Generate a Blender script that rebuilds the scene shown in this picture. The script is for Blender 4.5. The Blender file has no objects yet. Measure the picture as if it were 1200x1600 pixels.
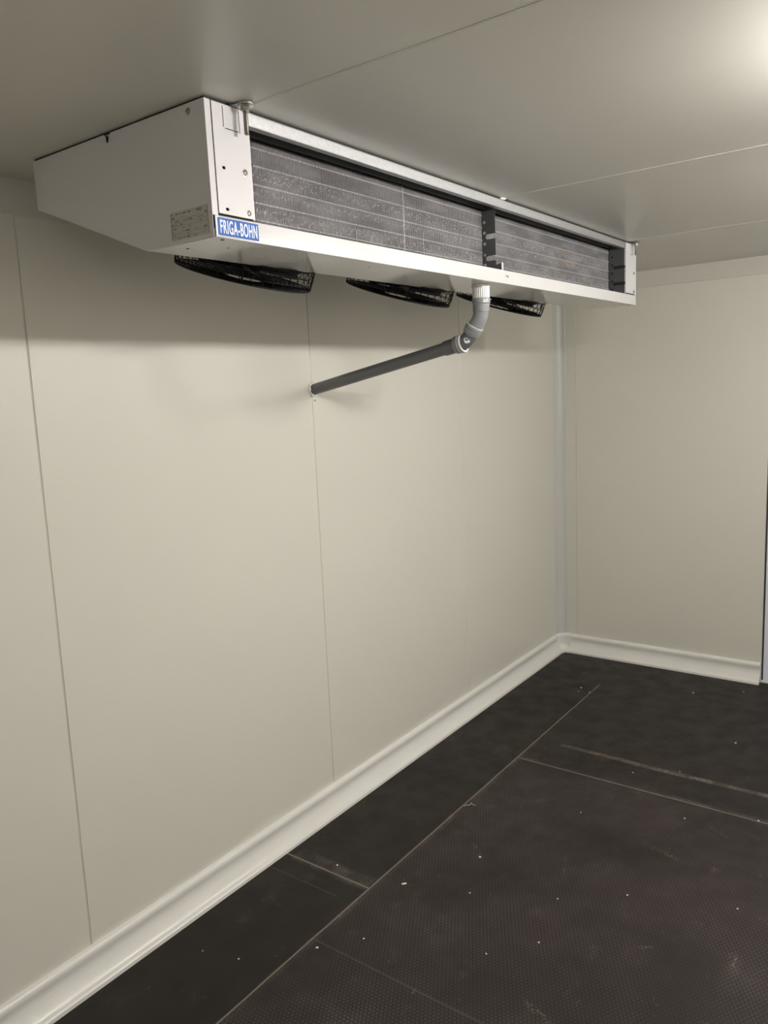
import bpy, bmesh, math, random
from mathutils import Vector, Matrix
random.seed(7)
S = bpy.context.scene
C = S.collection
H = 2.447

# ------------------------------------------------------------------ camera
F, YAW, PIT, ROL = 1223.17, 0.93159, -0.15859, -0.04698
fwd = Vector((math.sin(YAW)*math.cos(PIT), math.cos(YAW)*math.cos(PIT), math.sin(PIT)))
r0 = Vector((math.cos(YAW), -math.sin(YAW), 0)); u0 = r0.cross(fwd)
rr = r0*math.cos(ROL) + u0*math.sin(ROL); uu = -r0*math.sin(ROL) + u0*math.cos(ROL)
cam = bpy.data.objects.new('camera', bpy.data.cameras.new('camera')); C.objects.link(cam)
cam.matrix_world = Matrix.Translation((-4.8527, -2.1513, 1.8374)) @ Matrix((rr, uu, -fwd)).transposed().to_4x4()
cam.data.sensor_fit = 'VERTICAL'; cam.data.sensor_height = 24; cam.data.lens = F/1600*24
cam.data.clip_start = .01
S.camera = cam

# ------------------------------------------------------------------ world, lamps, exposure
w = bpy.data.worlds.new('world'); S.world = w; w.use_nodes = True
w.node_tree.nodes['Background'].inputs[0].default_value = (.6, .62, .65, 1)
w.node_tree.nodes['Background'].inputs[1].default_value = 0.0
S.view_settings.view_transform = 'Standard'; S.view_settings.look = 'None'
S.view_settings.gamma = 1; S.view_settings.use_curve_mapping = False
S.view_settings.exposure = 0.0
LAMPS = [(-3.02, -2.15, .52, 1.1), (-1.98, -2.15, .52, .62), (-5.35, -2.15, .50, .17), (-1.08, -2.20, 0, 1.9)]      # x, y, length, relative radiance of each ceiling batten; length 0 is a round lamp; this and the rear batten are added fill
LAMP_E = 196.0                                            # diffuser radiance

# ------------------------------------------------------------------ helpers
def link(name, bm, mats, parent=None, smooth=False, loc=None):
    """a bmesh in world coordinates becomes ONE mesh object; under a parent its origin is the parent's"""
    me = bpy.data.meshes.new(name)
    org = Vector(loc) if loc is not None else Vector((0, 0, 0))
    if parent is not None: org = worldloc(parent)
    bmesh.ops.translate(bm, verts=bm.verts, vec=-org)
    bmesh.ops.recalc_face_normals(bm, faces=bm.faces)
    if smooth:
        for f in bm.faces: f.smooth = True
    bm.to_mesh(me); bm.free()
    for m in (mats if isinstance(mats, (list, tuple)) else [mats]): me.materials.append(m)
    if smooth and smooth is not True:
        me.set_sharp_from_angle(angle=smooth)
    o = bpy.data.objects.new(name, me); C.objects.link(o)
    if parent is not None: o.parent = parent
    else: o.location = org
    return o
def worldloc(o):
    v = Vector((0, 0, 0))
    while o is not None: v += o.location; o = o.parent
    return v
def tag(o, label, cat, group=None):
    o['label'] = label; o['category'] = cat
    if group: o['group'] = group
    return o
def struct(o): o['kind'] = 'structure'; return o
def empty(name, loc):
    o = bpy.data.objects.new(name, None); o.location = loc; o.empty_display_size = .05; C.objects.link(o); return o
def box(bm, a, b, bev=0, mi=0):
    x0, y0, z0 = a; x1, y1, z1 = b
    g = bmesh.ops.create_cube(bm, size=1, matrix=Matrix.Translation(((x0+x1)/2, (y0+y1)/2, (z0+z1)/2)) @ Matrix.Diagonal((abs(x1-x0), abs(y1-y0), abs(z1-z0), 1)))
    vs = g['verts']
    fs = {f for v in vs for f in v.link_faces}
    for f in fs: f.material_index = mi
    if bev:
        es = list({e for v in vs for e in v.link_edges})
        bmesh.ops.bevel(bm, geom=es, offset=bev, segments=2, affect='EDGES', profile=.5)
def cyl(bm, p, q, r, seg=24, r2=None, cap=True, mi=0):
    p = Vector(p); q = Vector(q); d = q-p
    m = Matrix.Translation((p+q)/2) @ d.to_track_quat('Z', 'Y').to_matrix().to_4x4()
    n0 = len(bm.faces)
    bmesh.ops.create_cone(bm, cap_ends=cap, segments=seg, radius1=r, radius2=r if r2 is None else r2, depth=d.length, matrix=m)
    bm.faces.ensure_lookup_table()
    for f in bm.faces[n0:]: f.material_index = mi
def tube(bm, pts, r, seg=16, closed=False, mi=0):
    """sweep a circle along points; r a number or a list"""
    P = [Vector(p) for p in pts]; n = len(P); rings = []
    ref = None
    for i in range(n):
        if closed: t = (P[(i+1) % n]-P[i-1]).normalized()
        else: t = (P[min(i+1, n-1)]-P[max(i-1, 0)]).normalized()
        if ref is None:
            ref = t.orthogonal().normalized()
        ref = (ref - t*ref.dot(t)).normalized(); b = t.cross(ref)
        ri = r[i] if isinstance(r, (list, tuple)) else r
        rings.append([bm.verts.new(P[i] + ref*ri*math.cos(2*math.pi*k/seg) + b*ri*math.sin(2*math.pi*k/seg)) for k in range(seg)])
    m = n if closed else n-1
    for i in range(m):
        A, B = rings[i], rings[(i+1) % n]
        for k in range(seg):
            f = bm.faces.new((A[k], A[(k+1) % seg], B[(k+1) % seg], B[k])); f.material_index = mi
    if not closed:
        bm.faces.new(rings[0][::-1]).material_index = mi; bm.faces.new(rings[-1]).material_index = mi
def grid(bm, rows, closed=False, mi=0):
    """faces between successive lists of points"""
    V = [[bm.verts.new(p) for p in row] for row in rows]
    for i in range(len(V)-1):
        for k in range(len(V[0])-(0 if closed else 1)):
            j = (k+1) % len(V[0])
            bm.faces.new((V[i][k], V[i][j], V[i+1][j], V[i+1][k])).material_index = mi
    return V
def lathe(bm, prof, c, axis, seg=32, mi=0):
    """prof: (distance along axis, radius) from point c"""
    ax = Vector(axis).normalized(); a = ax.orthogonal().normalized(); b = ax.cross(a); c = Vector(c)
    rows = [[c + ax*h + (a*math.cos(2*math.pi*k/seg) + b*math.sin(2*math.pi*k/seg))*max(r, 1e-5) for k in range(seg)] for h, r in prof]
    grid(bm, rows, closed=True, mi=mi)
def circ(x, y, r, n=20): return [(x+r*math.cos(2*math.pi*k/n), y+r*math.sin(2*math.pi*k/n)) for k in range(n)]
def slot(x0, x1, y, r, n=8):
    return [(x1+r*math.cos(a), y+r*math.sin(a)) for a in [(-.5+k/n)*math.pi for k in range(n+1)]] + \
           [(x0+r*math.cos(a), y+r*math.sin(a)) for a in [(.5+k/n)*math.pi for k in range(n+1)]]
def sheet(outline, holes, thick, M, bev=0.0):
    """a sheet of metal with real holes: 2-D outline and holes in local XY, thickness +-thick/2, placed by matrix M"""
    cu = bpy.data.curves.new('t', 'CURVE'); cu.dimensions = '2D'; cu.fill_mode = 'BOTH'
    cu.extrude = thick/2 - bev; cu.bevel_depth = bev; cu.bevel_resolution = 1
    for pts in [outline]+list(holes):
        sp = cu.splines.new('POLY'); sp.points.add(len(pts)-1); sp.use_cyclic_u = True
        for i, p in enumerate(pts): sp.points[i].co = (p[0], p[1], 0, 1)
    o = bpy.data.objects.new('t', cu); C.objects.link(o)
    dg = bpy.context.evaluated_depsgraph_get(); dg.update()
    me = bpy.data.meshes.new_from_object(o.evaluated_get(dg))
    bm = bmesh.new(); bm.from_mesh(me)
    bmesh.ops.remove_doubles(bm, verts=bm.verts, dist=1e-6)
    bpy.data.objects.remove(o); bpy.data.curves.remove(cu); bpy.data.meshes.remove(me)
    bmesh.ops.transform(bm, matrix=M, verts=bm.verts)
    return bm
def text_bm(s, size, M, sx=1, off=0, thick=.0002, align='LEFT', space=1.):
    cu = bpy.data.curves.new('t', 'FONT'); cu.body = s; cu.size = size; cu.offset = off; cu.extrude = thick; cu.align_x = align; cu.space_character = space
    o = bpy.data.objects.new('t', cu); C.objects.link(o)
    dg = bpy.context.evaluated_depsgraph_get(); dg.update()
    me = bpy.data.meshes.new_from_object(o.evaluated_get(dg))
    bm = bmesh.new(); bm.from_mesh(me)
    bpy.data.objects.remove(o); bpy.data.curves.remove(cu); bpy.data.meshes.remove(me)
    bmesh.ops.transform(bm, matrix=M @ Matrix.Diagonal((sx, 1, 1, 1)), verts=bm.verts)
    return bm
def merge(bm, other, mi=0):
    me = bpy.data.meshes.new('t'); other.to_mesh(me); other.free()
    n0 = len(bm.faces); bm.from_mesh(me); bpy.data.meshes.remove(me)
    bm.faces.ensure_lookup_table()
    for f in bm.faces[n0:]: f.material_index = mi
# matrices that stand a drawing up: XZ (front, looking +y), YZ (side)
M_XZ = lambda y: Matrix(((1, 0, 0, 0), (0, 0, -1, y), (0, 1, 0, 0), (0, 0, 0, 1)))      # local x->X, y->Z, z->-Y
M_YZ = lambda x: Matrix(((0, 0, 1, x), (1, 0, 0, 0), (0, 1, 0, 0), (0, 0, 0, 1)))       # local x->Y, y->Z, z->X

# ------------------------------------------------------------------ materials
def mat(name, col, rough=.5, metal=0, noise=None, bump=None, coat=0, spec=.5):
    m = bpy.data.materials.new(name); m.use_nodes = True; nt = m.node_tree; b = nt.nodes['Principled BSDF']
    b.inputs['Base Color'].default_value = (*col, 1); b.inputs['Roughness'].default_value = rough
    b.inputs['Metallic'].default_value = metal; b.inputs['Coat Weight'].default_value = coat
    b.inputs['Specular IOR Level'].default_value = spec
    tc = nt.nodes.new('ShaderNodeNewGeometry')
    if noise:
        sc, amt = noise[:2]
        n = nt.nodes.new('ShaderNodeTexNoise'); n.inputs['Scale'].default_value = sc; n.inputs['Detail'].default_value = 5
        nt.links.new(tc.outputs['Position'], n.inputs['Vector'])
        mx = nt.nodes.new('ShaderNodeMix'); mx.data_type = 'RGBA'
        mx.inputs['A'].default_value = (*[max(0, c*(1-amt)) for c in col], 1); mx.inputs['B'].default_value = (*[min(1, c*(1+amt)) for c in col], 1)
        nt.links.new(n.outputs['Fac'], mx.inputs['Factor']); nt.links.new(mx.outputs['Result'], b.inputs['Base Color'])
    if bump:
        sc, st, di = bump
        n = nt.nodes.new('ShaderNodeTexNoise'); n.inputs['Scale'].default_value = sc; n.inputs['Detail'].default_value = 3
        nt.links.new(tc.outputs['Position'], n.inputs['Vector'])
        bp = nt.nodes.new('ShaderNodeBump'); bp.inputs['Strength'].default_value = st; bp.inputs['Distance'].default_value = di
        nt.links.new(n.outputs['Fac'], bp.inputs['Height']); nt.links.new(bp.outputs['Normal'], b.inputs['Normal'])
    return m
WALL = mat('wall_coating', (.69, .67, .60), .38, noise=(1.3, .012), bump=(2.2, .12, .01))
CEIL = mat('ceiling_coating', (.62, .605, .55), .34, noise=(1.1, .012), bump=(1.6, .10, .01))
SEAL = mat('joint_sealant', (.75, .72, .65), .5)
PVCW = mat('skirting_pvc', (.78, .765, .73), .24, noise=(6, .03))
COVE = mat('cove_pvc', (.60, .60, .575), .36)
WHITE = mat('white_enamel', (.64, .62, .63), .28, noise=(3, .01))
TRAYW = mat('glossy_white_enamel', (.60, .588, .588), .13)
GALV = mat('galvanised_steel', (.62, .62, .63), .38, .85, noise=(90, .18), bump=(60, .1, .002))
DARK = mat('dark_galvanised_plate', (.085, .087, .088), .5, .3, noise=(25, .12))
BLACK = mat('black_wire', (.005, .005, .006), .5, spec=.25)
BLADE = mat('black_fan_blade', (.006, .006, .007), .6, spec=.15)
ZINC = mat('zinc_plated_steel', (.46, .45, .43), .30, 1.0, noise=(120, .2))
SCREWM = mat('dull_screw_steel', (.36, .33, .30), .4, .9)
THREAD = mat('threaded_steel', (.32, .30, .27), .42, 1.0, noise=(200, .25))
PIPE = mat('grey_pvc', (.125, .128, .133), .33, noise=(8, .05))
PIPE2 = mat('light_grey_pvc', (.24, .245, .25), .28, noise=(8, .04))
CLEAR = mat('translucent_white_pvc', (.72, .73, .72), .22)
RING = mat('pale_seal_ring', (.62, .62, .61), .4)
SILI = mat('white_silicone', (.82, .80, .76), .35, bump=(120, .5, .004))
BLUE = mat('badge_blue', (.035, .12, .42), .5, spec=.2)
INK = mat('badge_white', (.88, .89, .90), .4)
PAPER = mat('rating_label', (.50, .49, .44), .45, noise=(40, .06))
PRINT = mat('label_print', (.16, .16, .14), .6)
HOLE = mat('dark_recess', (.012, .012, .012), .8)
DOORM = mat('door_daylight_tint', (.78, .80, .90), .35)  # bluish tint paints the cool daylight of the doorway
RUBBER = mat('dark_gasket', (.05, .05, .055), .6)
CRUMB = mat('plaster_crumb', (.80, .77, .70), .8)
SHAVE = mat('wood_shaving', (.55, .47, .36), .7)
EMIT = bpy.data.materials.new('lamp_diffuser'); EMIT.use_nodes = True
_b = EMIT.node_tree.nodes['Principled BSDF']; _b.inputs['Base Color'].default_value = (.9, .9, .9, 1)
_b.inputs['Emission Color'].default_value = (1, .97, .93, 1); _b.inputs['Emission Strength'].default_value = LAMP_E

class NG:
    """small node-graph helper"""
    def __init__(s, nt): s.nt = nt
    def n(s, t, **k):
        x = s.nt.nodes.new(t)
        for a, v in k.items(): setattr(x, a, v)
        return x
    def put(s, sock, v):
        if isinstance(v, bpy.types.NodeSocket): s.nt.links.new(v, sock)
        elif v is not None: sock.default_value = v
    def m(s, op, a, b=None, c=None, clamp=False):
        x = s.n('ShaderNodeMath', operation=op, use_clamp=clamp); s.put(x.inputs[0], a)
        if b is not None: s.put(x.inputs[1], b)
        if c is not None: s.put(x.inputs[2], c)
        return x.outputs[0]
    def v(s, op, a, b=None, c=None):
        x = s.n('ShaderNodeVectorMath', operation=op); s.put(x.inputs[0], a)
        if b is not None: s.put(x.inputs[1], b)
        if c is not None: s.put(x.inputs[2], c)
        return x.outputs['Value'] if op == 'LENGTH' else x.outputs[0]
    def noise(s, vec, scale, detail=4, rough=.5):
        x = s.n('ShaderNodeTexNoise'); s.put(x.inputs['Vector'], vec); x.inputs['Scale'].default_value = scale
        x.inputs['Detail'].default_value = detail; x.inputs['Roughness'].default_value = rough; return x.outputs['Fac']
    def ramp(s, v, a, b, lo=0., hi=1., smooth=True):
        x = s.n('ShaderNodeMapRange', interpolation_type='SMOOTHSTEP' if smooth else 'LINEAR'); s.put(x.inputs['Value'], v)
        x.inputs['From Min'].default_value = a; x.inputs['From Max'].default_value = b
        x.inputs['To Min'].default_value = lo; x.inputs['To Max'].default_value = hi; return x.outputs['Result']
    def mix(s, f, a, b):
        x = s.n('ShaderNodeMix', data_type='RGBA'); s.put(x.inputs['Factor'], f)
        s.put(x.inputs['A'], (*a, 1) if isinstance(a, tuple) else a); s.put(x.inputs['B'], (*b, 1) if isinstance(b, tuple) else b)
        return x.outputs['Result']

def floor_material():
    m = bpy.data.materials.new('film_faced_plywood'); m.use_nodes = True; nt = m.node_tree; g = NG(nt)
    b = nt.nodes['Principled BSDF']
    P = g.n('ShaderNodeNewGeometry').outputs['Position']
    sep = g.n('ShaderNodeSeparateXYZ'); g.put(sep.inputs[0], P); X, Y = sep.outputs[0], sep.outputs[1]
    # hexagonal non-slip mesh, 13.9 mm pitch, one lattice direction along y
    p = .0139
    q = g.v('MULTIPLY', P, (1/p, 1/p, 0))
    def wrap(v): return g.v('WRAP', v, (.8660254, .5, 1.), (-.8660254, -.5, -1.))
    a = wrap(q); c = wrap(g.v('SUBTRACT', q, (.8660254, .5, 0.)))
    sel = g.m('LESS_THAN', g.v('LENGTH', a), g.v('LENGTH', c))
    mv = g.n('ShaderNodeMix', data_type='VECTOR'); g.put(mv.inputs['Factor'], sel)
    g.put(mv.inputs[4], c); g.put(mv.inputs[5], a)
    s2 = g.n('ShaderNodeSeparateXYZ'); g.put(s2.inputs[0], g.v('ABSOLUTE', mv.outputs[1]))
    hd = g.m('MAXIMUM', s2.outputs[1], g.m('ADD', g.m('MULTIPLY', s2.outputs[0], .8660254), g.m('MULTIPLY', s2.outputs[1], .5)))
    cell = g.ramp(hd, .33, .49, 1, 0)                     # 1 on the button, 0 in the groove
    # which boards carry the mesh upwards
    field = g.m('MULTIPLY', g.m('LESS_THAN', Y, -.472), g.ramp(X, -1.70, -1.50, 1, .25))
    wear = g.ramp(g.noise(P, 2.3, 4), .32, .62, .35, 1)
    ha = g.m('MULTIPLY', field, wear)
    # seams
    wob = g.m('MULTIPLY', g.m('SUBTRACT', g.noise(P, 5, 2), .5), .012)
    wob2 = g.m('MULTIPLY', g.m('SUBTRACT', g.noise(P, 1.7, 2), .5), .03)
    def seam(coord, at, width, lo=None, hi=None, other=None, lowob=wob):
        d = g.m('ABSOLUTE', g.m('ADD', g.m('SUBTRACT', coord, at), lowob))
        v = g.ramp(d, width*.35, width, 1, 0)
        if other is not None:
            if lo is not None: v = g.m('MULTIPLY', v, g.ramp(other, lo-.01, lo+.01))
            if hi is not None: v = g.m('MULTIPLY', v, g.ramp(other, hi-.01, hi+.01, 1, 0))
        return v
    grit = g.ramp(g.noise(P, 60, 5, .7), .35, .7, .25, 1)
    blot = g.ramp(g.noise(P, 6, 3), .40, .62, .15, 1)
    small = g.m('MULTIPLY', wob, .35)
    lines = seam(Y, -.472, .0045, hi=-.50, other=X, lowob=small)
    l2 = seam(X, -1.585, .0045, hi=-.475, other=Y, lowob=small)
    l3 = g.m('MULTIPLY', seam(X, -2.795, .006, lo=-.472, other=Y, lowob=small), .9)
    l4 = g.m('MULTIPLY', seam(X, -2.895, .003, lo=-.40, hi=-.06, other=Y, lowob=small), .25)
    dsm = seam(X, -3.112, .004, hi=-.475, other=Y, lowob=small)     # darker joint in the near board
    l5 = g.m('MULTIPLY', dsm, .22)
    scuff = g.m('MULTIPLY', g.m('MULTIPLY', seam(X, -1.355, .022, lo=-1.6, hi=-.60, other=Y, lowob=wob2), blot), 1.0)
    scuff = g.m('MAXIMUM', scuff, g.m('MULTIPLY', seam(X, -2.775, .050, lo=-.46, hi=-.09, other=Y), g.m('MULTIPLY', blot, .75)))
    scuff = g.m('MAXIMUM', scuff, g.m('MULTIPLY', seam(Y, -.478, .020, lo=-4, hi=-1.3, other=X), g.m('MULTIPLY', blot, .28)))
    scuff = g.m('MAXIMUM', scuff, g.m('MULTIPLY', seam(X, -1.575, .022, hi=-.48, other=Y), g.m('MULTIPLY', blot, .35)))
    ln = g.m('MAXIMUM', g.m('MAXIMUM', lines, l2), g.m('MAXIMUM', l3, g.m('MAXIMUM', l4, l5)))
    ln = g.m('MAXIMUM', ln, g.m('MULTIPLY', scuff, grit), None)
    # dusty bloom, chips and scratches
    bloom = g.m('MULTIPLY', g.ramp(g.noise(P, 7.5, 6, .65), .56, .80), g.ramp(g.noise(P, 180, 3), .4, .7))
    st = g.v('MULTIPLY', P, (22., 70., 1.))
    scr = g.m('MULTIPLY', g.ramp(g.noise(st, 1.0, 3, .6), .655, .75), g.ramp(g.noise(P, 3.1, 2), .5, .7))
    st2 = g.v('MULTIPLY', P, (90., 30., 1.))
    scr2 = g.m('MULTIPLY', g.ramp(g.noise(st2, 1.0, 2, .5), .665, .75), g.ramp(g.noise(P, 4.3, 2), .55, .7))
    def mark(cx, cy, dx, dy, L, W):
        """one scuff stroke centred at cx, cy"""
        n_ = math.hypot(dx, dy); dx /= n_; dy /= n_
        u = g.m('ADD', g.m('MULTIPLY', g.m('SUBTRACT', X, cx), dx), g.m('MULTIPLY', g.m('SUBTRACT', Y, cy), dy))
        v_ = g.m('SUBTRACT', g.m('MULTIPLY', g.m('SUBTRACT', Y, cy), dx), g.m('MULTIPLY', g.m('SUBTRACT', X, cx), dy))
        v_ = g.m('ADD', v_, g.m('MULTIPLY', wob2, .6))
        e = g.m('ADD', g.m('POWER', g.m('ABSOLUTE', g.m('DIVIDE', u, L)), 2.), g.m('POWER', g.m('ABSOLUTE', g.m('DIVIDE', v_, W)), 2.))
        return g.ramp(e, .15, 1., 1, 0)
    marks = None
    for a_ in [(-2.28, -1.02, 1, .35, .10, .010), (-2.60, -.87, 1, .45, .045, .004), (-1.90, -.27, 1, -.9, .06, .012), (-2.46, -1.66, 1, .2, .06, .02),
               (-1.05, -1.30, 1, -.3, .035, .018), (-1.05, -1.02, .2, 1, .05, .010), (-.95, -1.16, .3, 1, .06, .008), (-2.22, -.47, 1, .3, .04, .008),
               (-2.0, -1.30, .3, 1, .10, .02), (-3.0, -1.26, .5, 1, .10, .02), (-2.35, -.66, .4, 1, .035, .012), (-1.75, -1.45, .6, 1, .07, .012),
               (-2.02, -1.50, 1, 0, .03, .02), (-2.55, -1.42, .6, -1, .05, .01)]:
        k = mark(*a_); marks = k if marks is None else g.m('MAXIMUM', marks, k)
    marks = g.m('MULTIPLY', g.m('MULTIPLY', marks, g.ramp(g.noise(P, 110, 5, .8), .48, .62)), g.ramp(g.noise(P, 23, 2), .40, .62, 0, .5))
    dust = g.m('MAXIMUM', g.m('MULTIPLY', bloom, .35), g.m('MULTIPLY', g.m('MAXIMUM', scr, scr2), .35))
    dust = g.m('MAXIMUM', dust, marks)
    # colours of the boards
    base = g.mix(g.ramp(g.noise(P, 1.6, 4), .35, .65), (.013, .0105, .0085), (.0185, .0145, .0118))
    hexc = g.mix(cell, (.005, .004, .0036), (.048, .0365, .034))
    base = g.mix(g.m('MULTIPLY', ha, .9), base, hexc)
    hexd = g.mix(cell, (.010, .009, .008), (.11, .092, .084))
    hz = g.m('MULTIPLY', ha, g.ramp(g.noise(P, 3.4, 5, .6), .50, .78, 0, .45))
    base = g.mix(hz, base, hexd)
    base = g.mix(g.m('MULTIPLY', dust, g.m('ADD', .35, g.m('MULTIPLY', cell, .65))), base, (.34, .29, .24))
    base = g.mix(g.m('MULTIPLY', ln, .65), base, (.27, .225, .185))
    g.put(b.inputs['Base Color'], base)
    g.put(b.inputs['Roughness'], g.m('ADD', g.ramp(g.noise(P, 9, 4), .3, .7, .40, .55), g.m('MULTIPLY', field, .04)))
    b.inputs['Specular IOR Level'].default_value = .22
    hgt = g.m('ADD', g.m('MULTIPLY', cell, g.m('MULTIPLY', ha, .6)), g.m('MULTIPLY', g.noise(P, 45, 3), .25))
    hgt = g.m('SUBTRACT', hgt, g.m('MULTIPLY', ln, .4))
    bp = g.n('ShaderNodeBump'); bp.inputs['Strength'].default_value = .7; bp.inputs['Distance'].default_value = .0012
    g.put(bp.inputs['Height'], hgt); nt.links.new(bp.outputs['Normal'], b.inputs['Normal'])
    return m
FLOOR = floor_material()

def coil_material():
    m = bpy.data.materials.new('aluminium_fins'); m.use_nodes = True; nt = m.node_tree; g = NG(nt); b = nt.nodes['Principled BSDF']
    P = g.n('ShaderNodeNewGeometry').outputs['Position']
    sep = g.n('ShaderNodeSeparateXYZ'); g.put(sep.inputs[0], P); X, Z = sep.outputs[0], sep.outputs[2]
    fine = g.noise(g.v('MULTIPLY', P, (220., 1., 160.)), 1., 4, .7)
    bands = None
    for z0, wd in ((2.350, .009), (2.341, .012), (2.306, .010), (2.262, .010), (2.250, .008)):
        d = g.m('ABSOLUTE', g.m('SUBTRACT', Z, z0)); k = g.ramp(d, wd*.4, wd*1.3, 1, 0)
        bands = k if bands is None else g.m('MAXIMUM', bands, k)
    spk = g.m('MULTIPLY', g.ramp(fine, .50, .66), g.m('ADD', .12, g.m('MULTIPLY', bands, .7)))
    col = g.mix(g.ramp(g.noise(g.v('MULTIPLY', P, (8., 1., 30.)), 1., 4), .35, .65), (.36, .35, .355), (.50, .49, .495))
    col = g.mix(spk, col, (.92, .91, .91))
    # faint blue and orange heat tint near the right third
    tx = g.ramp(g.m('ABSOLUTE', g.m('SUBTRACT', X, -1.66)), .02, .13, 1, 0)
    tn = g.noise(g.v('MULTIPLY', P, (16., 1., 34.)), 1., 2)
    col = g.mix(g.m('MULTIPLY', tx, g.ramp(tn, .50, .60, 0, .38)), col, (.50, .38, .27))
    col = g.mix(g.m('MULTIPLY', tx, g.ramp(tn, .36, .47, .50, 0)), col, (.22, .30, .46))
    for zc in (2.2400, 2.2790, 2.3200, 2.3620, 2.4020):     # creased fin tips, painted pale for the light they catch
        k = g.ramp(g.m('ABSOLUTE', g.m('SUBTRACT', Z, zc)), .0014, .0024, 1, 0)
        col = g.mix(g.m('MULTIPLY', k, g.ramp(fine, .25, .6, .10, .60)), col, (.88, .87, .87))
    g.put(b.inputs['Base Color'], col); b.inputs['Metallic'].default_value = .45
    g.put(b.inputs['Roughness'], g.ramp(fine, .3, .7, .38, .6))
    return m
COIL = coil_material()

# ------------------------------------------------------------------ room shell
XB, YR = -5.95, -3.0            # rear wall and right wall of the cold room, behind and beside the viewer
def panel_wall(name, joints, lo, hi, place, material):
    """one wall skin with a V joint between panels; joints: (coordinate at floor, coordinate at ceiling)"""
    bm = bmesh.new(); rows = []
    for z in (0., H):
        t = z/H; row = [(lo, 0)]
        for jb, jt in joints:
            j = jb+(jt-jb)*t
            row += [(j-.0050, 0), (j-.0026, -.0014), (j-.0010, -.0006), (j, .0035), (j+.0010, -.0006), (j+.0026, -.0014), (j+.0050, 0)]
        row += [(hi, 0)]
        rows.append([place(a, d, z) for a, d in row])
    grid(bm, rows)
    return struct(link(name, bm, material))
panel_wall('wall_left', [(-4.82, -4.82), (-3.634, -3.612), (-2.424, -2.410), (-1.228, -1.227)], XB, 0, lambda a, d, z: (a, d, z), WALL)
# back wall: up to the doorway, then above it
DY, DZ = -1.272, 2.27
bm = bmesh.new()
rows = []
for z in (0., H):
    rows.append([(d, a, z) for a, d in [(0, 0), (-.1275, 0), (-.1280, -.0016), (-.1293, -.0008), (-.1305, .0018), (-.1317, -.0008), (-.1330, -.0016), (-.134, 0), (DY, 0)]])
grid(bm, rows)
grid(bm, [[(0, DY, DZ), (0, YR, DZ)], [(0, DY, H), (0, YR, H)]])
grid(bm, [[(0, -2.25, 0), (0, YR, 0)], [(0, -2.25, DZ), (0, YR, DZ)]])
grid(bm, [[(0, DY, 0), (.10, DY, 0)], [(0, DY, DZ), (.10, DY, DZ)]])
struct(link('wall_back', bm, WALL))
panel_wall('wall_right', [(-4.82, -4.82), (-3.62, -3.62), (-2.42, -2.42), (-1.22, -1.22)], XB, 0, lambda a, d, z: (a, YR-d, z), WALL)
panel_wall('wall_rear', [(-2.4, -2.4), (-1.2, -1.2)], YR, 0, lambda a, d, z: (XB-d, a, z), WALL)
bm = bmesh.new(); grid(bm, [[(XB, YR, 0), (.12, YR, 0)], [(XB, 0, 0), (.12, 0, 0)]])
struct(link('floor', bm, FLOOR))
# ceiling: panels running along y with sealed joints
bm = bmesh.new()
prof = [(XB, 0, 0)]
for j in (-5.90, -4.755, -3.557, -2.3635, -1.149):
    wj = .0045 if j == -3.557 else .0030
    prof += [(j-wj, 0, 0), (j-wj*.75, .0035, 1), (j-wj*.3, -.0006, 1), (j+wj*.3, -.0006, 1), (j+wj*.75, .0035, 1), (j+wj, 0, 0)]
prof += [(0.0, 0, 0)]
V = grid(bm, [[(x, YR, H+d) for x, d, k in prof], [(x, 0, H+d) for x, d, k in prof]])
for f in bm.faces:
    xs = [v.co.x for v in f.verts]
    if max(xs)-min(xs) < .02 and any(abs(v.co.z-(H-.0006)) < 1e-4 for v in f.verts): f.material_index = 1
struct(link('ceiling', bm, [CEIL, SEAL]))

# leaf standing in for an open doorway; its bluish colour paints daylight beyond
dr = struct(empty('door_1', (.02, -1.76, 0)))
bm = bmesh.new(); box(bm, (.004, -2.246, .012), (.060, DY-.010, DZ-.006), .003); link('doorway_infill', bm, DOORM, dr)
bm = bmesh.new(); box(bm, (.012, DY-.010, .012), (.05, DY-.001, DZ-.001)); box(bm, (.012, -2.246, DZ-.006), (.05, DY-.01, DZ-.001)); link('dark_gap_strip', bm, RUBBER, dr)
bm = bmesh.new(); cyl(bm, (.004, -2.17, 1.0), (-.05, -2.17, 1.0), .009, 16); cyl(bm, (-.045, -2.18, 1.0), (-.045, -2.03, 1.0), .009, 16); link('handle', bm, ZINC, dr, smooth=.6)
bm = bmesh.new(); box(bm, (-.004, -2.25, 0), (.10, DY, .012), .002); struct(link('trim_4', bm, PVCW))

# skirting: PVC cove, profile (distance from wall, height)
SK = [(0, .1205), (.007, .1203), (.0135, .1180), (.0185, .1125), (.0208, .1050), (.0200, .0970), (.0172, .0880), (.0155, .0780),
      (.0165, .066), (.0185, .0615), (.0178, .0605), (.0195, .056), (.0245, .046), (.0320, .034), (.0405, .0235), (.0470, .0180), (.0500, .0175), (.0525, .0160), (.0555, .0120), (.0562, .0005), (.0562, 0), (0, 0)]
def skirt(name, pts, prof=SK):
    """pts: list of (wall point xy, inward direction xy)"""
    bm = bmesh.new()
    V = grid(bm, [[(p[0]+n[0]*d, p[1]+n[1]*d, z) for d, z in prof] for p, n in pts])
    bm.faces.new(V[0]); bm.faces.new(V[-1][::-1])
    return struct(link(name, bm, PVCW, smooth=.55))
skirt('baseboard_left', [((XB, 0), (0, -1)), ((-.088, 0), (0, -1))])
skirt('baseboard_back', [((0, -.088), (-1, 0)), ((0, DY+.002), (-1, 0))])
skirt('baseboard_right', [((-.088, YR), (0, 1)), ((XB, YR), (0, 1))])
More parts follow.
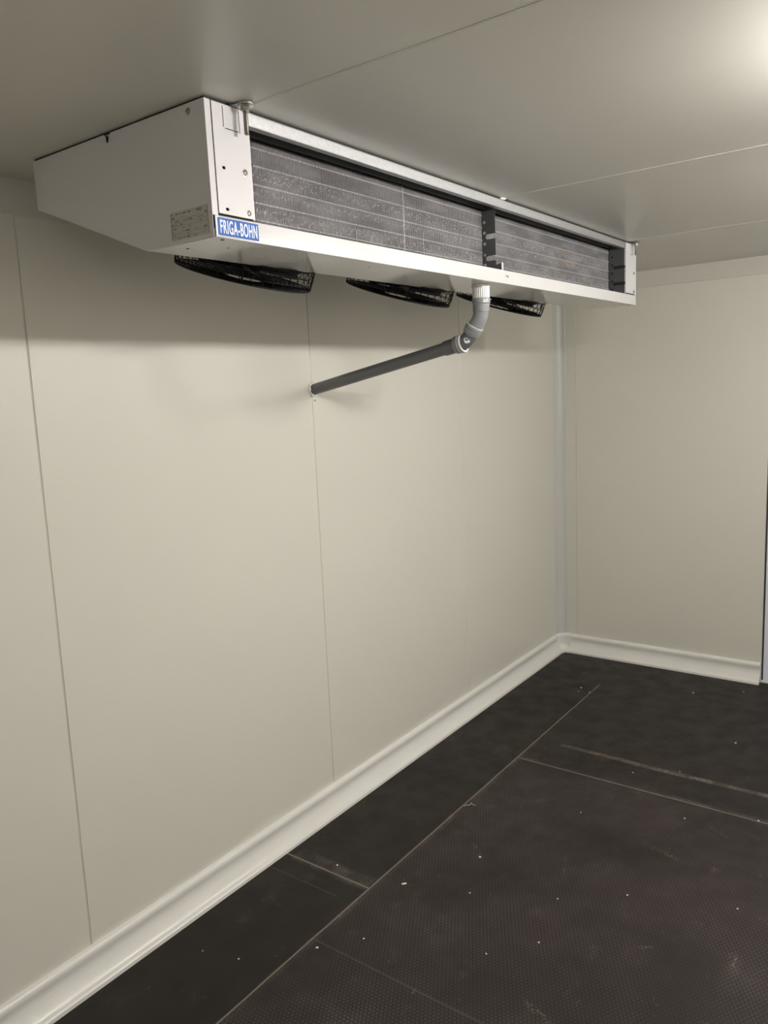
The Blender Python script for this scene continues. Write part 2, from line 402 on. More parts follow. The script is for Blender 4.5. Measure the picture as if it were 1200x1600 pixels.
skirt('baseboard_rear', [((XB, YR), (1, 0)), ((XB, 0), (1, 0))])
R = .072; arc = [((-.091, 0), (0, -1)), ((-R, 0), (0, -1))]
for k in range(1, 12):
    a = math.pi/2*k/12; arc.append(((-R+R*math.sin(a), -R+R*math.cos(a)), (-math.sin(a), -math.cos(a))))
arc += [((0, -R), (-1, 0)), ((0, -.091), (-1, 0))]
SKC = [(d+.0030 if d > 0 else 0, z+(.0028 if z > .03 else 0)) for d, z in SK[:5]] + [(.0205, .095), (.0180, .06), (.0195, .040), (.025, .027), (.036, .018), (.048, .0150), (.0555, .0125), (.0590, .009), (.0600, 0), (0, 0)]
skirt('baseboard_corner', arc, SKC)
# vertical corner cove and the two cornice coves
bm = bmesh.new(); rows = []
for z in (.10, H):
    pr = [(-.060, 0, z), (-.058, -.0018, z)]
    for k in range(0, 11):
        a = math.pi/2*k/10; pr.append((-.056+.054*math.sin(a), -.056+.054*math.cos(a), z))
    pr += [(-.0018, -.058, z), (0, -.060, z)]
    rows.append(pr)
grid(bm, rows); struct(link('trim_1', bm, COVE, smooth=.5))
CV = [(.020, 0), (.020, .003), (.0165, .012), (.011, .030), (.0065, .055), (.004, .078), (.004, .092), (.0, .0945)]
bm = bmesh.new(); grid(bm, [[(x, -d, H-z) for d, z in CV] for x in (XB, 0)]); struct(link('trim_2', bm, CEIL, smooth=.5))
bm = bmesh.new(); grid(bm, [[(-d, y, H-z) for d, z in CV] for y in (0, YR)]); struct(link('trim_3', bm, CEIL, smooth=.5))

# ceiling battens along the room, just outside the picture on the right; rear batten and round lamp are added fill light
for i, (lx, ly, L, E_) in enumerate(LAMPS):
    t = empty('ceiling_light', (lx, ly, H))
    tag(t, ['white ceiling batten lamp opposite the near half of the cooler', 'white ceiling batten lamp opposite the far half of the cooler', 'short dim batten lamp added behind the viewer as unseen fill light', 'round white lamp added out of view to brighten the far wall'][i], 'lamp')
    em = EMIT.copy(); em.node_tree.nodes['Principled BSDF'].inputs['Emission Strength'].default_value = LAMP_E*E_
    if L == 0:
        bm = bmesh.new(); lathe(bm, [(0, 0), (0, .062), (.012, .062), (.016, .058), (.016, 0)], (lx, ly, H-.0005), (0, 0, -1), 40); link('housing', bm, WHITE, t, smooth=.6)
        bm = bmesh.new(); lathe(bm, [(.0170, 0), (.0170, .046), (.030, .046), (.044, .043), (.052, .034), (.056, .018), (.057, 0)], (lx, ly, H), (0, 0, -1), 40); link('diffuser', bm, em, t, smooth=True)
        continue
    bm = bmesh.new(); box(bm, (lx-L/2-.02, ly-.030, H-.016), (lx+L/2+.02, ly+.030, H-.0005), .003); link('housing', bm, WHITE, t)
    bm = bmesh.new(); box(bm, (lx-L/2, ly-.030, H-.062), (lx+L/2, ly+.030, H-.0165), .014); link('diffuser', bm, em, t, smooth=.6)

# ------------------------------------------------------------------ the ceiling cooler
XA, XE, YF, ZB, ZT = -3.664, -1.010, -.856, 2.167, 2.4415
YBK, ZBK, YBR = -.210, 2.3257, -.632
U = empty('evaporator_unit', ((XA+XE)/2, -.53, ZB))
tag(U, 'long white ceiling-hung cooling unit with an aluminium fin coil and three black fans underneath', 'cooling unit')
side = [(YF+.002, ZT), (YF+.002, ZB+.0015), (YBR, ZB), (YBK, ZBK), (YBK, ZT)]
# end panels, with a keyhole notch in the top edge
def end_panel(x, sgn):
    out = [(YF+.001, ZT), (YF+.001, ZB+.001), (YBR, ZB), (YBK, ZBK), (YBK, ZT),
           (-.511, ZT), (-.517, ZT-.007), (-.517, ZT-.015), (-.521, ZT-.020), (-.527, ZT-.020), (-.531, ZT-.015), (-.531, ZT-.007), (-.537, ZT)]
    bm = sheet(out, [], .0022, M_YZ(x), .0006)
    # folded front strip and folded lower lip
    a, b_ = (x-.001*sgn, x+.0155*sgn) if True else (0, 0)
    box(bm, (min(a, b_), YF-.0008, ZB+.0445 if sgn > 0 else ZB+.045), (max(a, b_), YF+.001, ZT), .0006)
    return link('end_panel', bm, WHITE, U)
EL = end_panel(XA, 1); ER = end_panel(XE, -1)
ER['label'] = 'far white end panel'; EL['label'] = 'near white end panel with a rating label'
def screw(p, n, parent, r=.0055, mt=SCREWM, name='screw'):
    bm = bmesh.new(); n = Vector(n)
    lathe(bm, [(0, r*1.35), (.0006, r*1.35), (.0008, r), (.0022, r*.92), (.0032, r*.6), (.0026, r*.45), (.0015, r*.40), (.0015, 0)], p, n, 20)
    return link(name, bm, mt, parent, smooth=.5)
screw((XA-.0011, -.806, 2.4262), (-1, 0, 0), EL, .0050)
# bracket hook seen in the notch
bm = bmesh.new(); box(bm, (XA+.004, -.5275, ZT-.030), (XA+.006, -.5205, H-.002)); cyl(bm, (XA+.002, -.524, ZT-.017), (XA+.008, -.524, ZT-.017), .005, 16)
link('hook', bm, THREAD, EL, smooth=.6)
# rating label: fine print too small to read, as lines and dashes
bm = bmesh.new(); box(bm, (XA-.0016, -.8445, 2.1755), (XA-.0011, -.7220, 2.2345)); lab = link('rating_label', bm, PAPER, EL)
bm = bmesh.new()
def ydash(y0, y1, z, h): box(bm, (XA-.0019, -y1 if False else min(y0, y1), z-h/2), (XA-.0016, max(y0, y1), z+h/2))
rng = random.Random(3)
for k, z in enumerate([2.2290, 2.2215, 2.2140, 2.2065, 2.1990, 2.1920, 2.1850, 2.1785]):
    if k in (1, 2, 3, 5, 6): ydash(-.842, -.7245, z-.0036, .0004)
    y = -.7245
    while y > -.838:
        L = rng.uniform(.003, .013)
        if rng.random() < (.62 if y > -.78 else .38): ydash(y, max(y-L, -.841), z, rng.choice((.0012, .0020, .0026)))
        y -= L + rng.uniform(.002, .010)
box(bm, (XA-.0019, -.8430, 2.1770), (XA-.0016, -.8425, 2.2330)); box(bm, (XA-.0019, -.7236, 2.1770), (XA-.0016, -.7231, 2.2330))
Mt = Matrix(((0, 0, -1, XA-.0017), (-1, 0, 0, -.815), (0, 1, 0, 2.2255), (0, 0, 0, 1)))
merge(bm, text_bm('CE', .0085, Mt, .9, .0003, .0001))
link('print', bm, PRINT, lab)
# drip tray: bottom with two folded lips; the front lip is the bright flange
bm = bmesh.new()
box(bm, (XA+.0040, YF-.002, ZB), (XE-.0040, YF, ZB+.0445), .0008)
box(bm, (XA+.0045, YF-.002, ZB), (XE-.0045, YBR, ZB+.0016), .0006)
box(bm, (XA+.0015, YBR-.0018, ZB), (XE-.0015, YBR, ZB+.020), .0006)
box(bm, (XA+.0045, YF-.001, ZB+.0010), (XA+.0060, YBR, ZB+.018)); box(bm, (XE-.0060, YF-.001, ZB+.0010), (XE-.0045, YBR, ZB+.018))
TR = link('drip_tray', bm, TRAYW, U)
bm = bmesh.new()
for _i, (x, y, r) in enumerate(((-3.615, -.712, .0035), (-3.625, -.838, .0045), (-3.55, -.775, .0022), (-3.05, -.80, .0018), (-1.12, -.79, .003), (-1.20, -.72, .003), (-1.05, -.835, .0035))):
    bm = bmesh.new(); cyl(bm, (x, y, ZB-.0008), (x, y, ZB+.0002), r, 12); link('drain_hole', bm, HOLE, TR)
bm = bmesh.new(); cyl(bm, (-2.331, YF-.0026, 2.193), (-2.331, YF-.0015, 2.193), .0042, 14); merge(bm, sheet([(-2.352, 2.1935), (-2.339, 2.189), (-2.341, 2.1935), (-2.339, 2.198)], [], .0006, M_XZ(YF-.0024)))
link('flange_mark', bm, PRINT, TR)
# sloped lower panel with three fan openings
ang = math.atan2(ZBK-ZB, YBK-YBR); slen = math.hypot(ZBK-ZB, YBK-YBR)
FX = [-3.204, -2.434, -1.660]; FS = .178         # fan centres along x, distance up the slope
ct, st_ = math.cos(ang), math.sin(ang)
MS = Matrix(((1, 0, 0, 0), (0, ct, -st_, YBR), (0, st_, ct, ZB+.002), (0, 0, 0, 1)))
bm = sheet([(XA+.002, .002), (XE-.002, .002), (XE-.002, slen-.001), (XA+.002, slen-.001)], [circ(x, FS+.02, .158, 48) for x in FX], .0015, MS)
link('fan_panel', bm, WHITE, U)
bm = bmesh.new(); box(bm, (XA+.002, YBK-.0015, ZBK), (XE-.002, YBK, ZT)); link('rear_panel', bm, WHITE, U)
bm = bmesh.new(); box(bm, (XA+.002, YF+.06, ZT-.003), (XE-.002, YBK-.002, ZT-.001)); link('top_panel', bm, GALV, U)
bm = bmesh.new(); box(bm, (XA+.003, YF+.002, ZT-.001), (XE-.003, YBK-.003, H-.0004)); link('dark_gap_strip', bm, HOLE, U)  # black strip stands in for the shade in the gap below the ceiling
# divider panels inside the fan chamber, dark in the openings
# top rail: galvanised channel
bm = bmesh.new()
box(bm, (-3.545, YF, 2.4135), (-1.153, YF+.0015, ZT), .0005)
box(bm, (-3.545, YF, ZT-.0015), (-1.153, YF+.066, ZT)); box(bm, (-3.545, YF, 2.4135), (-1.153, YF+.018, 2.4147))
link('top_rail', bm, GALV, U)
bm = bmesh.new(); box(bm, (-3.545, YF+.0655, 2.4195), (-1.157, YF+.068, ZT-.002)); box(bm, (-3.545, YF+.0025, ZT-.004), (-1.157, YF+.066, ZT-.002)); link('top_gap_shade', bm, DARK, U)  # dark sheets paint the shade between rail and coil top
# corner covers
def cover(x0, x1, mirror):
    o_ = [(x0, 2.2165), (x1, 2.2165), (x1, ZT-.002), (x0, ZT-.002)]
    fx = (lambda t: x0+x1-t) if mirror else (lambda t: t)
    f = lambda pts: [(fx(a), b_) for a, b_ in pts]
    hs = [f(slot(x0+.0205, x0+.0235, 2.3110, .0036)), f(slot(x0+.0225, x0+.0255, 2.2270, .0036))]
    t0, t1 = x0+.030, x0+.076
    hs += [f([(t0-.0017, 2.3935), (t0+.0015, 2.3935), (t0+.0015, ZT-.005), (t0-.0017, ZT-.005)]),
           f([(t1-.0015, 2.3900), (t1+.0017, 2.3900), (t1+.0017, ZT-.005), (t1-.0015, ZT-.005)]),
           f([(t0+.0030, 2.3910), (t1-.0030, 2.3910), (t1-.0030, 2.3938), (t0+.0030, 2.3938)])]
    bm = sheet(o_, hs, .0024, M_XZ(YF-.0022), .0005)
    box(bm, (x1-.0022 if not mirror else x0, YF-.0012, 2.2135), (x1 if not mirror else x0+.0022, YF+.050, 2.4130))
    return link('corner_cover', bm, WHITE, U)
CL = cover(-3.6472, -3.5430, False); CR = cover(-1.1560, -1.0300, True)
bm = bmesh.new(); box(bm, (-3.6455, YF+.0025, 2.210), (-3.548, YF+.004, ZT-.004)); link('slit_shade_sheet', bm, HOLE, U); bm = bmesh.new(); box(bm, (-1.151, YF+.0025, 2.210), (-1.03, YF+.004, ZT-.004)); link('slit_shade_sheet', bm, HOLE, U)  # near-black sheets added as the shade behind the cover slits
for p in ((-3.5640, 2.3110), (-3.5610, 2.2265)): screw((p[0], YF-.0034, p[1]), (0, -1, 0), CL, .0062)
for p in ((-1.047, 2.3115), (-1.047, 2.2265)): screw((p[0], YF-.0034, p[1]), (0, -1, 0), CR, .0055)
# brand badge: blue plate on a white base that curls at its left edge
bm = bmesh.new(); box(bm, (-3.6560, YF-.0036, 2.1715), (-3.5345, YF-.0021, 2.2075), .0007); bd = link('brand_badge', bm, BLUE, U)
bm = bmesh.new()
Mb = Matrix(((1, 0, 0, -3.6475), (0, 0, -1, YF-.0039), (0, 1, 0, 2.1762), (0, 0, 0, 1)))
tb = text_bm('FRIGA-BOHN', .0385, Mb, .475, .0005, .0003, space=1.12)
xs = [v.co.x for v in tb.verts]; k = .1085/(max(xs)-min(xs)); x0 = min(xs)
for v in tb.verts: v.co.x = -3.6485+(v.co.x-x0)*k
merge(bm, tb)
link('lettering', bm, INK, bd)
bm = bmesh.new(); box(bm, (-3.6600, YF-.0034, 2.1705), (-3.6520, YF-.0021, 2.2090), .0006)
link('badge_edge', bm, INK, bd)
# fin coil
bm = bmesh.new()
YC, YC2, ZC0, ZC1 = -.778, -.655, 2.1950, 2.4180
CR_Z = (2.2400, 2.2790, 2.3200, 2.3620, 2.4020)
zs = [ZC0, 2.2140]; crease = {}
for c in CR_Z: zs += [c-.0035, c-.0012, c+.0012, c+.0030]; crease[c-.0012] = 1; crease[c+.0012] = 1
zs += [ZC1]
rnd = random.Random(5); x = -3.540; PITCH = .0050; T = .00045
while x < -1.160:
    j = rnd.uniform(-.0004, .0004); bend = rnd.choice((0, 0, 0, .0003, -.0003)); wv = rnd.uniform(.8, 1.2)
    F0, F1, B0 = [], [], []
    for z in zs:
        c = crease.get(z, 0)*wv
        dx = j + .0004*c + bend*math.sin((z-ZC0)*28)
        F0.append((x+dx-T-.0004*c, YC-.0022*c, z)); F1.append((x+dx+T+.0004*c, YC-.0022*c, z)); B0.append((x+j*.3, YC+.030, z))
    A = [bm.verts.new(p) for p in F0]; B = [bm.verts.new(p) for p in F1]; D = [bm.verts.new(p) for p in B0]
    for i in range(len(zs)-1):
        bm.faces.new((A[i], B[i], B[i+1], A[i+1])); bm.faces.new((B[i], D[i], D[i+1], B[i+1])); bm.faces.new((D[i], A[i], A[i+1], D[i+1]))
    x += PITCH
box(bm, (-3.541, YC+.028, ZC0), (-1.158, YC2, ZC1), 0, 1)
for z in CR_Z:
    cyl(bm, (-3.540, YC+.018, z), (-1.160, YC+.018, z), .0060, 10, mi=0)
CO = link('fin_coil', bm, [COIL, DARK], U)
for f in CO.data.polygons: f.use_smooth = False
# a few bent fins and edge marks standing proud
bm = bmesh.new()
for x, z0, z1 in ((-3.075, 2.225, 2.265), (-2.845, 2.222, 2.420), (-2.840, 2.222, 2.420), (-2.74, 2.222, 2.30), (-1.66, 2.222, 2.41), (-2.96, 2.225, 2.25)):
    bm = bmesh.new(); box(bm, (x, YC-.0022, z0), (x+.0014, YC-.0002, z1)); link('bent_fin', bm, COIL, CO)
# tube support in the middle and the perforated plate on the right
def plate(x, yin, yout, z0, z1, holes_z, slots_z, foot, name, lab=None):
    if foot:
        o_ = [(yin, z0), (foot, z0), (foot, z0+.027)]
        a = [(yout, z0+.022)]
    else: o_ = [(yin, z0), (yout, z0)]; a = []
    pts = o_+a
    r = .0085; holes = [circ(yin-.013, z, .0055, 14) for z in holes_z]
    if not foot:
        holes += [slot(yout+.001, yin-.024, z, .0075) for z in slots_z]
        pts += [(yout, z1), (yin, z1)]
    else:
        for z in sorted(slots_z):
            if z-r < pts[-1][1]: pts[-1] = (yout, z-r-.002)
            pts += [(yout, z-r)]
            n = 8
            for k in range(n+1):
                an = -math.pi/2 + math.pi*k/n; pts.append((yin-.026+r*math.cos(an), z+r*math.sin(an)))
            pts += [(yout, z+r)]
        pts += [(yout, z1), (yin, z1)]
    bm = sheet(pts, holes, .0016, M_YZ(x))
    if not foot and x > -2: box(bm, (x, yout-.0008, z0), (x+.010, yout+.0008, z1))
    o = link(name, bm, DARK, U)
    if foot:
        bm = bmesh.new(); box(bm, (x-.001, foot-.0008, z0), (x+.010, foot+.0008, z0+.028), .0003); link('folded_edge', bm, GALV, o)
    return o
plate(-2.362, -.774, -.829, 2.2100, ZT-.004, (2.378, 2.343, 2.307, 2.270, 2.236), (2.329, 2.257), -.851, 'tube_support')
plate(-1.160, -.782, -.852, 2.2010, ZT-.004, (2.382, 2.345, 2.308, 2.271, 2.235), (2.333, 2.259), None, 'tube_plate')
plate(-3.5395, -.782, -.852, 2.2010, ZT-.004, (2.382, 2.345, 2.308, 2.271, 2.235), (2.333, 2.259), None, 'tube_plate')
bm = bmesh.new(); box(bm, (-1.1588, -.850, 2.204), (-1.1572, -.66, ZT-.006)); link('slot_shade_panel', bm, HOLE, U)  # black panel added so the plate's slots look shaded inside
# hanging bolts: lug, washer, nut and threaded rod
def hanger(x, y, L=.047):
    bm = bmesh.new()
    lathe(bm, [(0, .0048), (L, .0048), (L+.001, .0040), (L+.001, 0)], (x, y, H-.0170), (0, 0, -1), 20)
    rows = []
    n = 18; pitch = .0022; turns = int(L/pitch)
    pts = []; 
    for k in range(turns*12):
        a = 2*math.pi*k/12; pts.append((x+.0050*math.cos(a), y+.0050*math.sin(a), H-.018-L*k/(turns*12)))
    tube(bm, pts, .0007, 5)
    rod = link('hanging_bolt', bm, THREAD, U, smooth=.8)
    bm = bmesh.new(); cyl(bm, (x, y, H-.0175), (x, y, H-.0085), .0105, 6); bmesh.ops.bevel(bm, geom=list(bm.edges), offset=.0006, segments=1, affect='EDGES'); link('nut', bm, ZINC, rod)
    bm = bmesh.new(); lathe(bm, [(0, 0), (0, .0150), (.0009, .0157), (.0018, .0150), (.0018, 0)], (x, y, H-.0083), (0, 0, 1), 32); lathe(bm, [(0, 0), (0, .0165), (.0012, .0170), (.0020, .0165), (.0020, 0)], (x+.001, y-.001, H-.0035), (0, 0, 1), 32); link('washer', bm, ZINC, rod, smooth=.6)
    bm = bmesh.new()
    pl = [(x-.024, YF+.03), (x-.024, YF+.001), (x-.016, y-.004)] + [(x+.0185*math.cos(a), y+.0185*math.sin(a)) for a in [math.radians(200+k*14) for k in range(11)]] + [(x+.021, YF+.001), (x+.021, YF+.03)]
    b2 = sheet(pl, [], .0020, Matrix.Translation((0, 0, H-.0054)), .0004); merge(bm, b2); link('lug', bm, ZINC, rod)
hanger(-3.5740, -.8830); hanger(-1.0800, -.8790, .040)
for x in (-3.574, -1.08):   # the rear pair, hidden behind the casing
    bm = bmesh.new(); cyl(bm, (x, -.30, ZT-.002), (x, -.30, H), .005, 16); link('hanging_bolt', bm, THREAD, U, smooth=.8)
# blob of sealant where the ceiling joint meets the rail
bm = bmesh.new()
for k, (dx, dz, s) in enumerate(((0, 0, .0045), (.008, .0012, .005), (.016, .0005, .004), (.024, .003, .003))):
    bmesh.ops.create_icosphere(bm, subdivisions=2, radius=s, matrix=Matrix.Translation((-2.372+dx, YF-.003-.004*k*.3, H-.004+dz)) @ Matrix.Diagonal((1.6, 1, .8, 1)))
sb = link('sealant_blob', bm, SILI, smooth=True); tag(sb, 'small white blob of sealant on the ceiling joint above the middle of the rail', 'sealant')

# ------------------------------------------------------------------ fans under the slope
TF = .342; tv = Vector((0, math.cos(TF), math.sin(TF))); nv = Vector((0, math.sin(TF), -math.cos(TF))); xv = Vector((1, 0, 0))
def fan(x, first=None):
    loc = Vector((x, -.464, 2.170)) - nv*.056         # centre of the base ring on the panel
    if first is not None:
        r = first.copy(); C.objects.link(r); r.parent = U; r.location = loc - U.location
        for ch in first.children:
            c = ch.copy(); C.objects.link(c); c.parent = r
        return r
    Pt = lambda r, a, h: loc + xv*(r*math.cos(a)) + tv*(r*math.sin(a)) + nv*h
    bm = bmesh.new(); R0, DEP = .1965, .056
    circle = lambda r, h, n=72: [Pt(r, 2*math.pi*k/n, h) for k in range(n)]
    tube(bm, circle(R0, .001), .0022, 6, True); tube(bm, circle(R0-.0005, .020), .0013, 5, True); tube(bm, circle(R0-.001, .038), .0013, 5, True)
    tube(bm, circle(R0-.004, DEP), .0022, 6, True)
    for k in range(9): tube(bm, circle(.178-.0135*k, DEP+.001+.0006*k), .0012, 5, True)
    tube(bm, circle(.055, DEP+.006), .002, 6, True)
    n = 40
    for k in range(n):                                  # slanted wires of the drum and face
        a = 2*math.pi*k/n; b_ = a+.16
        tube(bm, [Pt(R0, a, .0), Pt(R0-.001, a+.08, DEP*.5), Pt(R0-.004, b_, DEP-.001), Pt(.19, b_+.01, DEP), Pt(.12, b_+.10, DEP+.003), Pt(.055, b_+.22, DEP+.006)], .0012, 5)
    for k in range(4):                                  # four strong radial arms and feet
        a = math.pi/4+k*math.pi/2
        tube(bm, [Pt(R0+.012, a, .001), Pt(R0, a, .004), Pt(R0-.002, a, DEP), Pt(.05, a, DEP+.007)], .0026, 6)
        lathe(bm, [(0, .008), (.003, .008), (.003, 0)], Pt(R0+.012, a, 0), nv, 12)
    g = link('fan_guard', bm, BLACK, None, smooth=True, loc=loc)
    g.parent = U; g.location = loc-U.location
    bm = bmesh.new()
    lathe(bm, [(-.03, 0), (-.03, .045), (.030, .047), (.036, .043), (.036, 0)], loc, nv, 32)
    nb = 5
    for k in range(nb):                                 # swept, twisted blades with thickness
        top, bot = [], []
        for i in range(9):
            r = .040+(.150-.040)*i/8; sweep = .25*(i/8)**1.5; wd = .50-.10*i/8
            ra, rb = [], []
            for j in range(7):
                u = j/6-.5; a = 2*math.pi*k/nb+sweep+u*wd*2*.62; h = .014 + u*.040 + .006*(1-4*u*u)
                ra.append(Pt(r, a, h)); rb.append(Pt(r, a, h-.0022))
            top.append(ra); bot.append(rb)
        V1 = grid(bm, top); V2 = grid(bm, bot)
        ring1 = [V1[0][j] for j in range(7)]+[V1[i][6] for i in range(1, 9)]+[V1[8][j] for j in range(5, -1, -1)]+[V1[i][0] for i in range(7, 0, -1)]
        ring2 = [V2[0][j] for j in range(7)]+[V2[i][6] for i in range(1, 9)]+[V2[8][j] for j in range(5, -1, -1)]+[V2[i][0] for i in range(7, 0, -1)]
        for i in range(len(ring1)): bm.faces.new((ring1[i], ring1[(i+1) % len(ring1)], ring2[(i+1) % len(ring1)], ring2[i]))
    link('fan_blades', bm, BLADE, g, smooth=.7)
    bm = bmesh.new()
    lathe(bm, [(.0, 0), (.0, .036), (.045, .036), (.055, .030), (.058, 0)], loc, nv, 28)
    link('fan_motor', bm, BLADE, g, smooth=.6)
    bm = bmesh.new()
    for rp, h in ((.158, -.002), (.158, .028)): pass
    lathe(bm, [(-.006, .168), (.004, .168), (.008, .160), (.014, .158), (.014, .1565), (.008, .1575), (-.006, .1575), (-.006, .168)], loc, nv, 64)
    link('fan_shroud', bm, BLADE, g, smooth=.6)
    return g
f1 = fan(FX[0]); fan(FX[1], f1); fan(FX[2], f1)
# cable tie ends beside the middle fan
bm = bmesh.new()
b0 = Vector((-2.595, -.60, 2.162))
tube(bm, [(-2.640, -.607, 2.158), (-2.622, -.604, 2.166), (-2.600, -.602, 2.162)], .0022, 6); tube(bm, [(-2.645, -.607, 2.143), (-2.622, -.604, 2.154), (-2.600, -.602, 2.160), (-2.585, -.60, 2.160)], .0022, 6)
link('cable_tie', bm, BLACK, U, smooth=True)

# ------------------------------------------------------------------ drain pipe
PX = -2.403
D = empty('drain_pipe', (PX, 0, 1.840))
tag(D, 'grey plastic drain pipe running from the drip tray down to the left wall', 'pipe')
def P2(y, z): return Vector((PX, y, z))
top = P2(-.790, ZB); e1a = P2(-.788, 2.092); e1b = P2(-.7515, 2.0130); e2a = P2(-.7470, 2.006); e2b = P2(-.700, 1.9735); end = P2(-.004, 1.8395)
bm = bmesh.new()
lathe(bm, [(0, .0315), (.010, .0315), (.010, .0275), (.050, .0275), (.050, 0)], P2(-.790, ZB-.0003), (0, -.0, -1), 32)
for k in range(24):
    a = 2*math.pi*k/24; c_ = Vector((math.cos(a)*.0280, math.sin(a)*.0280, 0)); tube(bm, [P2(-.790, ZB-.012)+c_, P2(-.790, ZB-.045)+c_], .0013, 5)
s_ = link('threaded_socket', bm, CLEAR, D, smooth=.7)
def arcpath(p, d0, q, d1, n=10):
    """cubic bend"""
    p, q, d0, d1 = Vector(p), Vector(q), Vector(d0).normalized(), Vector(d1).normalized(); L = (q-p).length*.42
    a, b_ = p+d0*L, q-d1*L; out = []
    for i in range(n+1):
        t = i/n; out.append(p*(1-t)**3+a*3*t*(1-t)**2+b_*3*t*t*(1-t)+q*t**3)
    return out
dmid = Vector((0, .56, -.83)).normalized(); dend = (end-e2b).normalized()
bm = bmesh.new()      # first elbow with its socket
tube(bm, [P2(-.790, ZB-.044), P2(-.790, ZB-.046), P2(-.790, ZB-.049), P2(-.790, ZB-.062), P2(-.790, ZB-.064), P2(-.789, ZB-.090)], [.0285, .0310, .0318, .0318, .0292, .0285], 32)
tube(bm, [P2(-.789, ZB-.066)]+arcpath(P2(-.789, 2.086), (0, 0, -1), P2(-.7560, 2.0180), dmid), .0262, 32)
el1 = link('elbow', bm, PIPE2, D, smooth=.6)
def collar(p, d, L, r, parent, mt):
    bm = bmesh.new(); d = Vector(d).normalized(); p = Vector(p)
    lathe(bm, [(0, r-.006), (0, r-.0015), (.0015, r), (.007, r), (.0080, r-.0022), (.0095, r-.0022), (.0105, r-.0004), (L-.004, r-.0012), (L, r-.0035), (L, r-.008)], p, d, 36)
    return link('collar', bm, mt, parent, smooth=.5)
bm = bmesh.new()      # second elbow
pth = arcpath(P2(-.7600, 2.0270), dmid, e2b, dend, 12); tube(bm, pth, .0258, 32)
el2 = link('elbow', bm, PIPE, D, smooth=.6); el2['label'] = 'dark grey lower elbow with a white arrow'
collar(P2(-.7610, 2.0290), dmid, .030, .0315, el2, PIPE2)
bm = bmesh.new(); lathe(bm, [(-.002, .0270), (-.002, .0316), (.0015, .0316), (.0015, .0270)], P2(-.7625, 2.0310), dmid, 36); link('seal_ring', bm, RING, el2, smooth=.5)
# white arrow mark on the elbow, raised on its surface
bm = bmesh.new(); cc = pth[7]; dt = (pth[8]-pth[6]).normalized(); tocam = (Vector((-4.85, -2.15, 1.84))-cc); tocam = (tocam-dt*tocam.dot(dt)).normalized(); sd = dt.cross(tocam)
def onp(u, v):   # u along the pipe, v round it (m)
    a = v/.0260; return cc + dt*u + (tocam*math.cos(a)+sd*math.sin(a))*.0263
for quad in ([(-.012, -.010), (-.012, .006), (-.002, .012), (.004, .002)], [(-.012, -.010), (.004, .002), (.006, -.004), (-.004, -.014)]):
    vs = [bm.verts.new(onp(*q)) for q in quad]; bm.faces.new(vs)
ex = bmesh.ops.extrude_face_region(bm, geom=list(bm.faces)); bmesh.ops.translate(bm, verts=[v for v in ex['geom'] if isinstance(v, bmesh.types.BMVert)], vec=tocam*.0006)
link('arrow_mark', bm, INK, el2)
# straight pipe with its socket end
bm = bmesh.new(); L_ = (end-e2b).length
tube(bm, [e2b, e2b+dend*.060, e2b+dend*.066, e2b+dend*.074, end], [.0268, .0266, .0240, .0225, .0225], 32)
sp = link('straight_pipe', bm, PIPE, D, smooth=.6)
collar(e2b-dend*.012, dend, .030, .0325, sp, PIPE2)
bm = bmesh.new(); lathe(bm, [(-.003, .0268), (-.003, .0328), (.0015, .0332), (.0015, .0275)], e2b-dend*.013, dend, 36); lathe(bm, [(0, .031), (0, .0332), (.0018, .0332), (.0018, .031)], e2b-dend*.005, dend, 36); link('seal_ring', bm, RING, sp, smooth=.5)
# silicone round the wall entry
bm = bmesh.new(); rnd = random.Random(2)
for k in range(26):
    a = 2*math.pi*k/26; r = rnd.uniform(.0225, .0275); s = rnd.uniform(.0040, .0075)
    bmesh.ops.create_icosphere(bm, subdivisions=2, radius=s, matrix=Matrix.Translation((PX+r*math.cos(a)-.002, -.002-rnd.uniform(0, .004), 1.840+r*math.sin(a)*1.05)) @ Matrix.Rotation(rnd.uniform(0, 3), 4, 'Y') @ Matrix.Diagonal((1.2, .8, .8, 1)))
link('silicone_collar', bm, SILI, D, smooth=True)
bm = bmesh.new(); cyl(bm, (PX+.004, -.0012, 1.795), (PX+.004, .001, 1.795), .0030, 12)
tag(link('wall_plug_hole', bm, HOLE), 'tiny dark drilled hole in the wall just below the drain pipe', 'hole')

# ------------------------------------------------------------------ loose bits on the floor
def crumb(x, y, s, rnd, mt=CRUMB):
    bm = bmesh.new(); bmesh.ops.create_icosphere(bm, subdivisions=2, radius=s)
    for v in bm.verts: v.co *= rnd.uniform(.75, 1.2); v.co.z *= .55
    bmesh.ops.scale(bm, verts=bm.verts, vec=(1.25, 1.0, 1.1))
    zmin = min(v.co.z for v in bm.verts)
    bmesh.ops.rotate(bm, verts=bm.verts, cent=(0, 0, 0), matrix=Matrix.Rotation(rnd.uniform(0, 6), 3, 'Z'))
    bmesh.ops.translate(bm, verts=bm.verts, vec=(x, y, -zmin))
    return link('plaster_crumb', bm, mt, loc=(x, y, 0))
rnd = random.Random(11)
named = {(-.598, -.398): 'white plaster crumb on the dark floor nearest the room corner', (-2.409, -.724): 'bright white plaster crumb lying on the hexagon mesh left of a pale scuff',
         (-.357, -.981): 'white plaster crumb near the back skirting, beside the door', (-.90, -1.33): 'white plaster crumb at the right edge, past the two pale board seams'}
for (x, y), lb in named.items(): tag(crumb(x, y, .0042, rnd), lb, 'crumb', 'loose plaster crumbs on the floor')
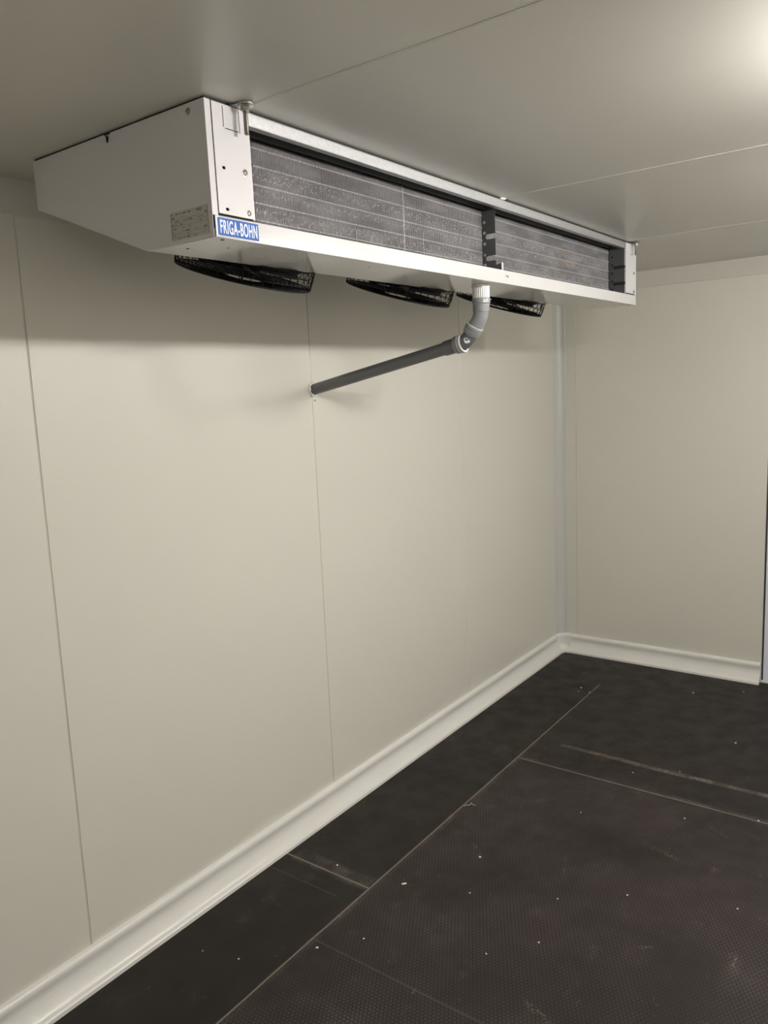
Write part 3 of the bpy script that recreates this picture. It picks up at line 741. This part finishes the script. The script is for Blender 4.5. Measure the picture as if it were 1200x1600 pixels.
for (x, y, s, place) in ((-.64, -.466, .0032, 'on the end of the long seam near the corner'), (-.655, -.405, .0024, 'just left of the long seam end near the corner'),
        (-1.583, -1.567, .0030, 'on the cross seam at the right edge of the picture'), (-1.72, -1.31, .0028, 'just in front of the cross seam, towards the right'),
        (-2.75, -.28, .0035, 'beside the short dusty seam close to the left skirting'), (-3.02, -.62, .0028, 'on the mesh below the junction of the seams'),
        (-2.86, -1.00, .0026, 'on the mesh at the bottom middle'), (-2.33, -1.28, .0028, 'in the middle of the mesh field right of the pale stroke'),
        (-2.62, -.80, .0026, 'left of the thin pale stroke on the mesh'), (-1.45, -1.00, .0026, 'between the scuffed band and the cross seam'),
        (-1.33, -1.18, .0024, 'on the scuffed band'), (-3.14, -.515, .0040, 'beside the long seam near the bottom'),
        (-3.32, -.33, .0026, 'on the smooth board at the bottom left, right one of two'), (-3.36, -.20, .0022, 'on the smooth board at the bottom left, left one of two'),
        (-2.72, -1.12, .0030, 'on the mesh near the bottom, right of the middle'), (-2.2, -1.62, .0026, 'on the mesh near the right edge, lowest there'),
        (-.20, -1.22, .0030, 'at the foot of the back skirting near the door'), (-2.48, -1.08, .0024, 'on the mesh below the long pale scuff'), (-1.9, -.93, .0024, 'on the upper part of the mesh below the cross seam')):
    tag(crumb(x, y, s, rnd), 'tiny white crumb '+place, 'crumb', 'loose plaster crumbs on the floor')
bm = bmesh.new(); box(bm, (-2.713, -.5705, 0), (-2.695, -.5635, .0025), .0006); bmesh.ops.rotate(bm, verts=bm.verts, cent=(-2.703, -.567, 0), matrix=Matrix.Rotation(-.75, 3, 'Z'))
tag(link('plastic_chip', bm, CRUMB, loc=(-2.703, -.567, 0)), 'small white flat chip on the mesh floor near the junction of board seams', 'chip')
bm = bmesh.new(); pts = [(-2.115, -.478, .0015), (-2.105, -.487, .003), (-2.098, -.497, .0025), (-2.090, -.500, .005), (-2.084, -.496, .007), (-2.088, -.508, .003), (-2.085, -.520, .0015)]
tube(bm, pts, .0013, 6); tag(link('curled_shaving', bm, SHAVE, smooth=True, loc=(-2.1, -.495, 0)), 'thin pale curled shaving lying beside the long board seam', 'shaving')
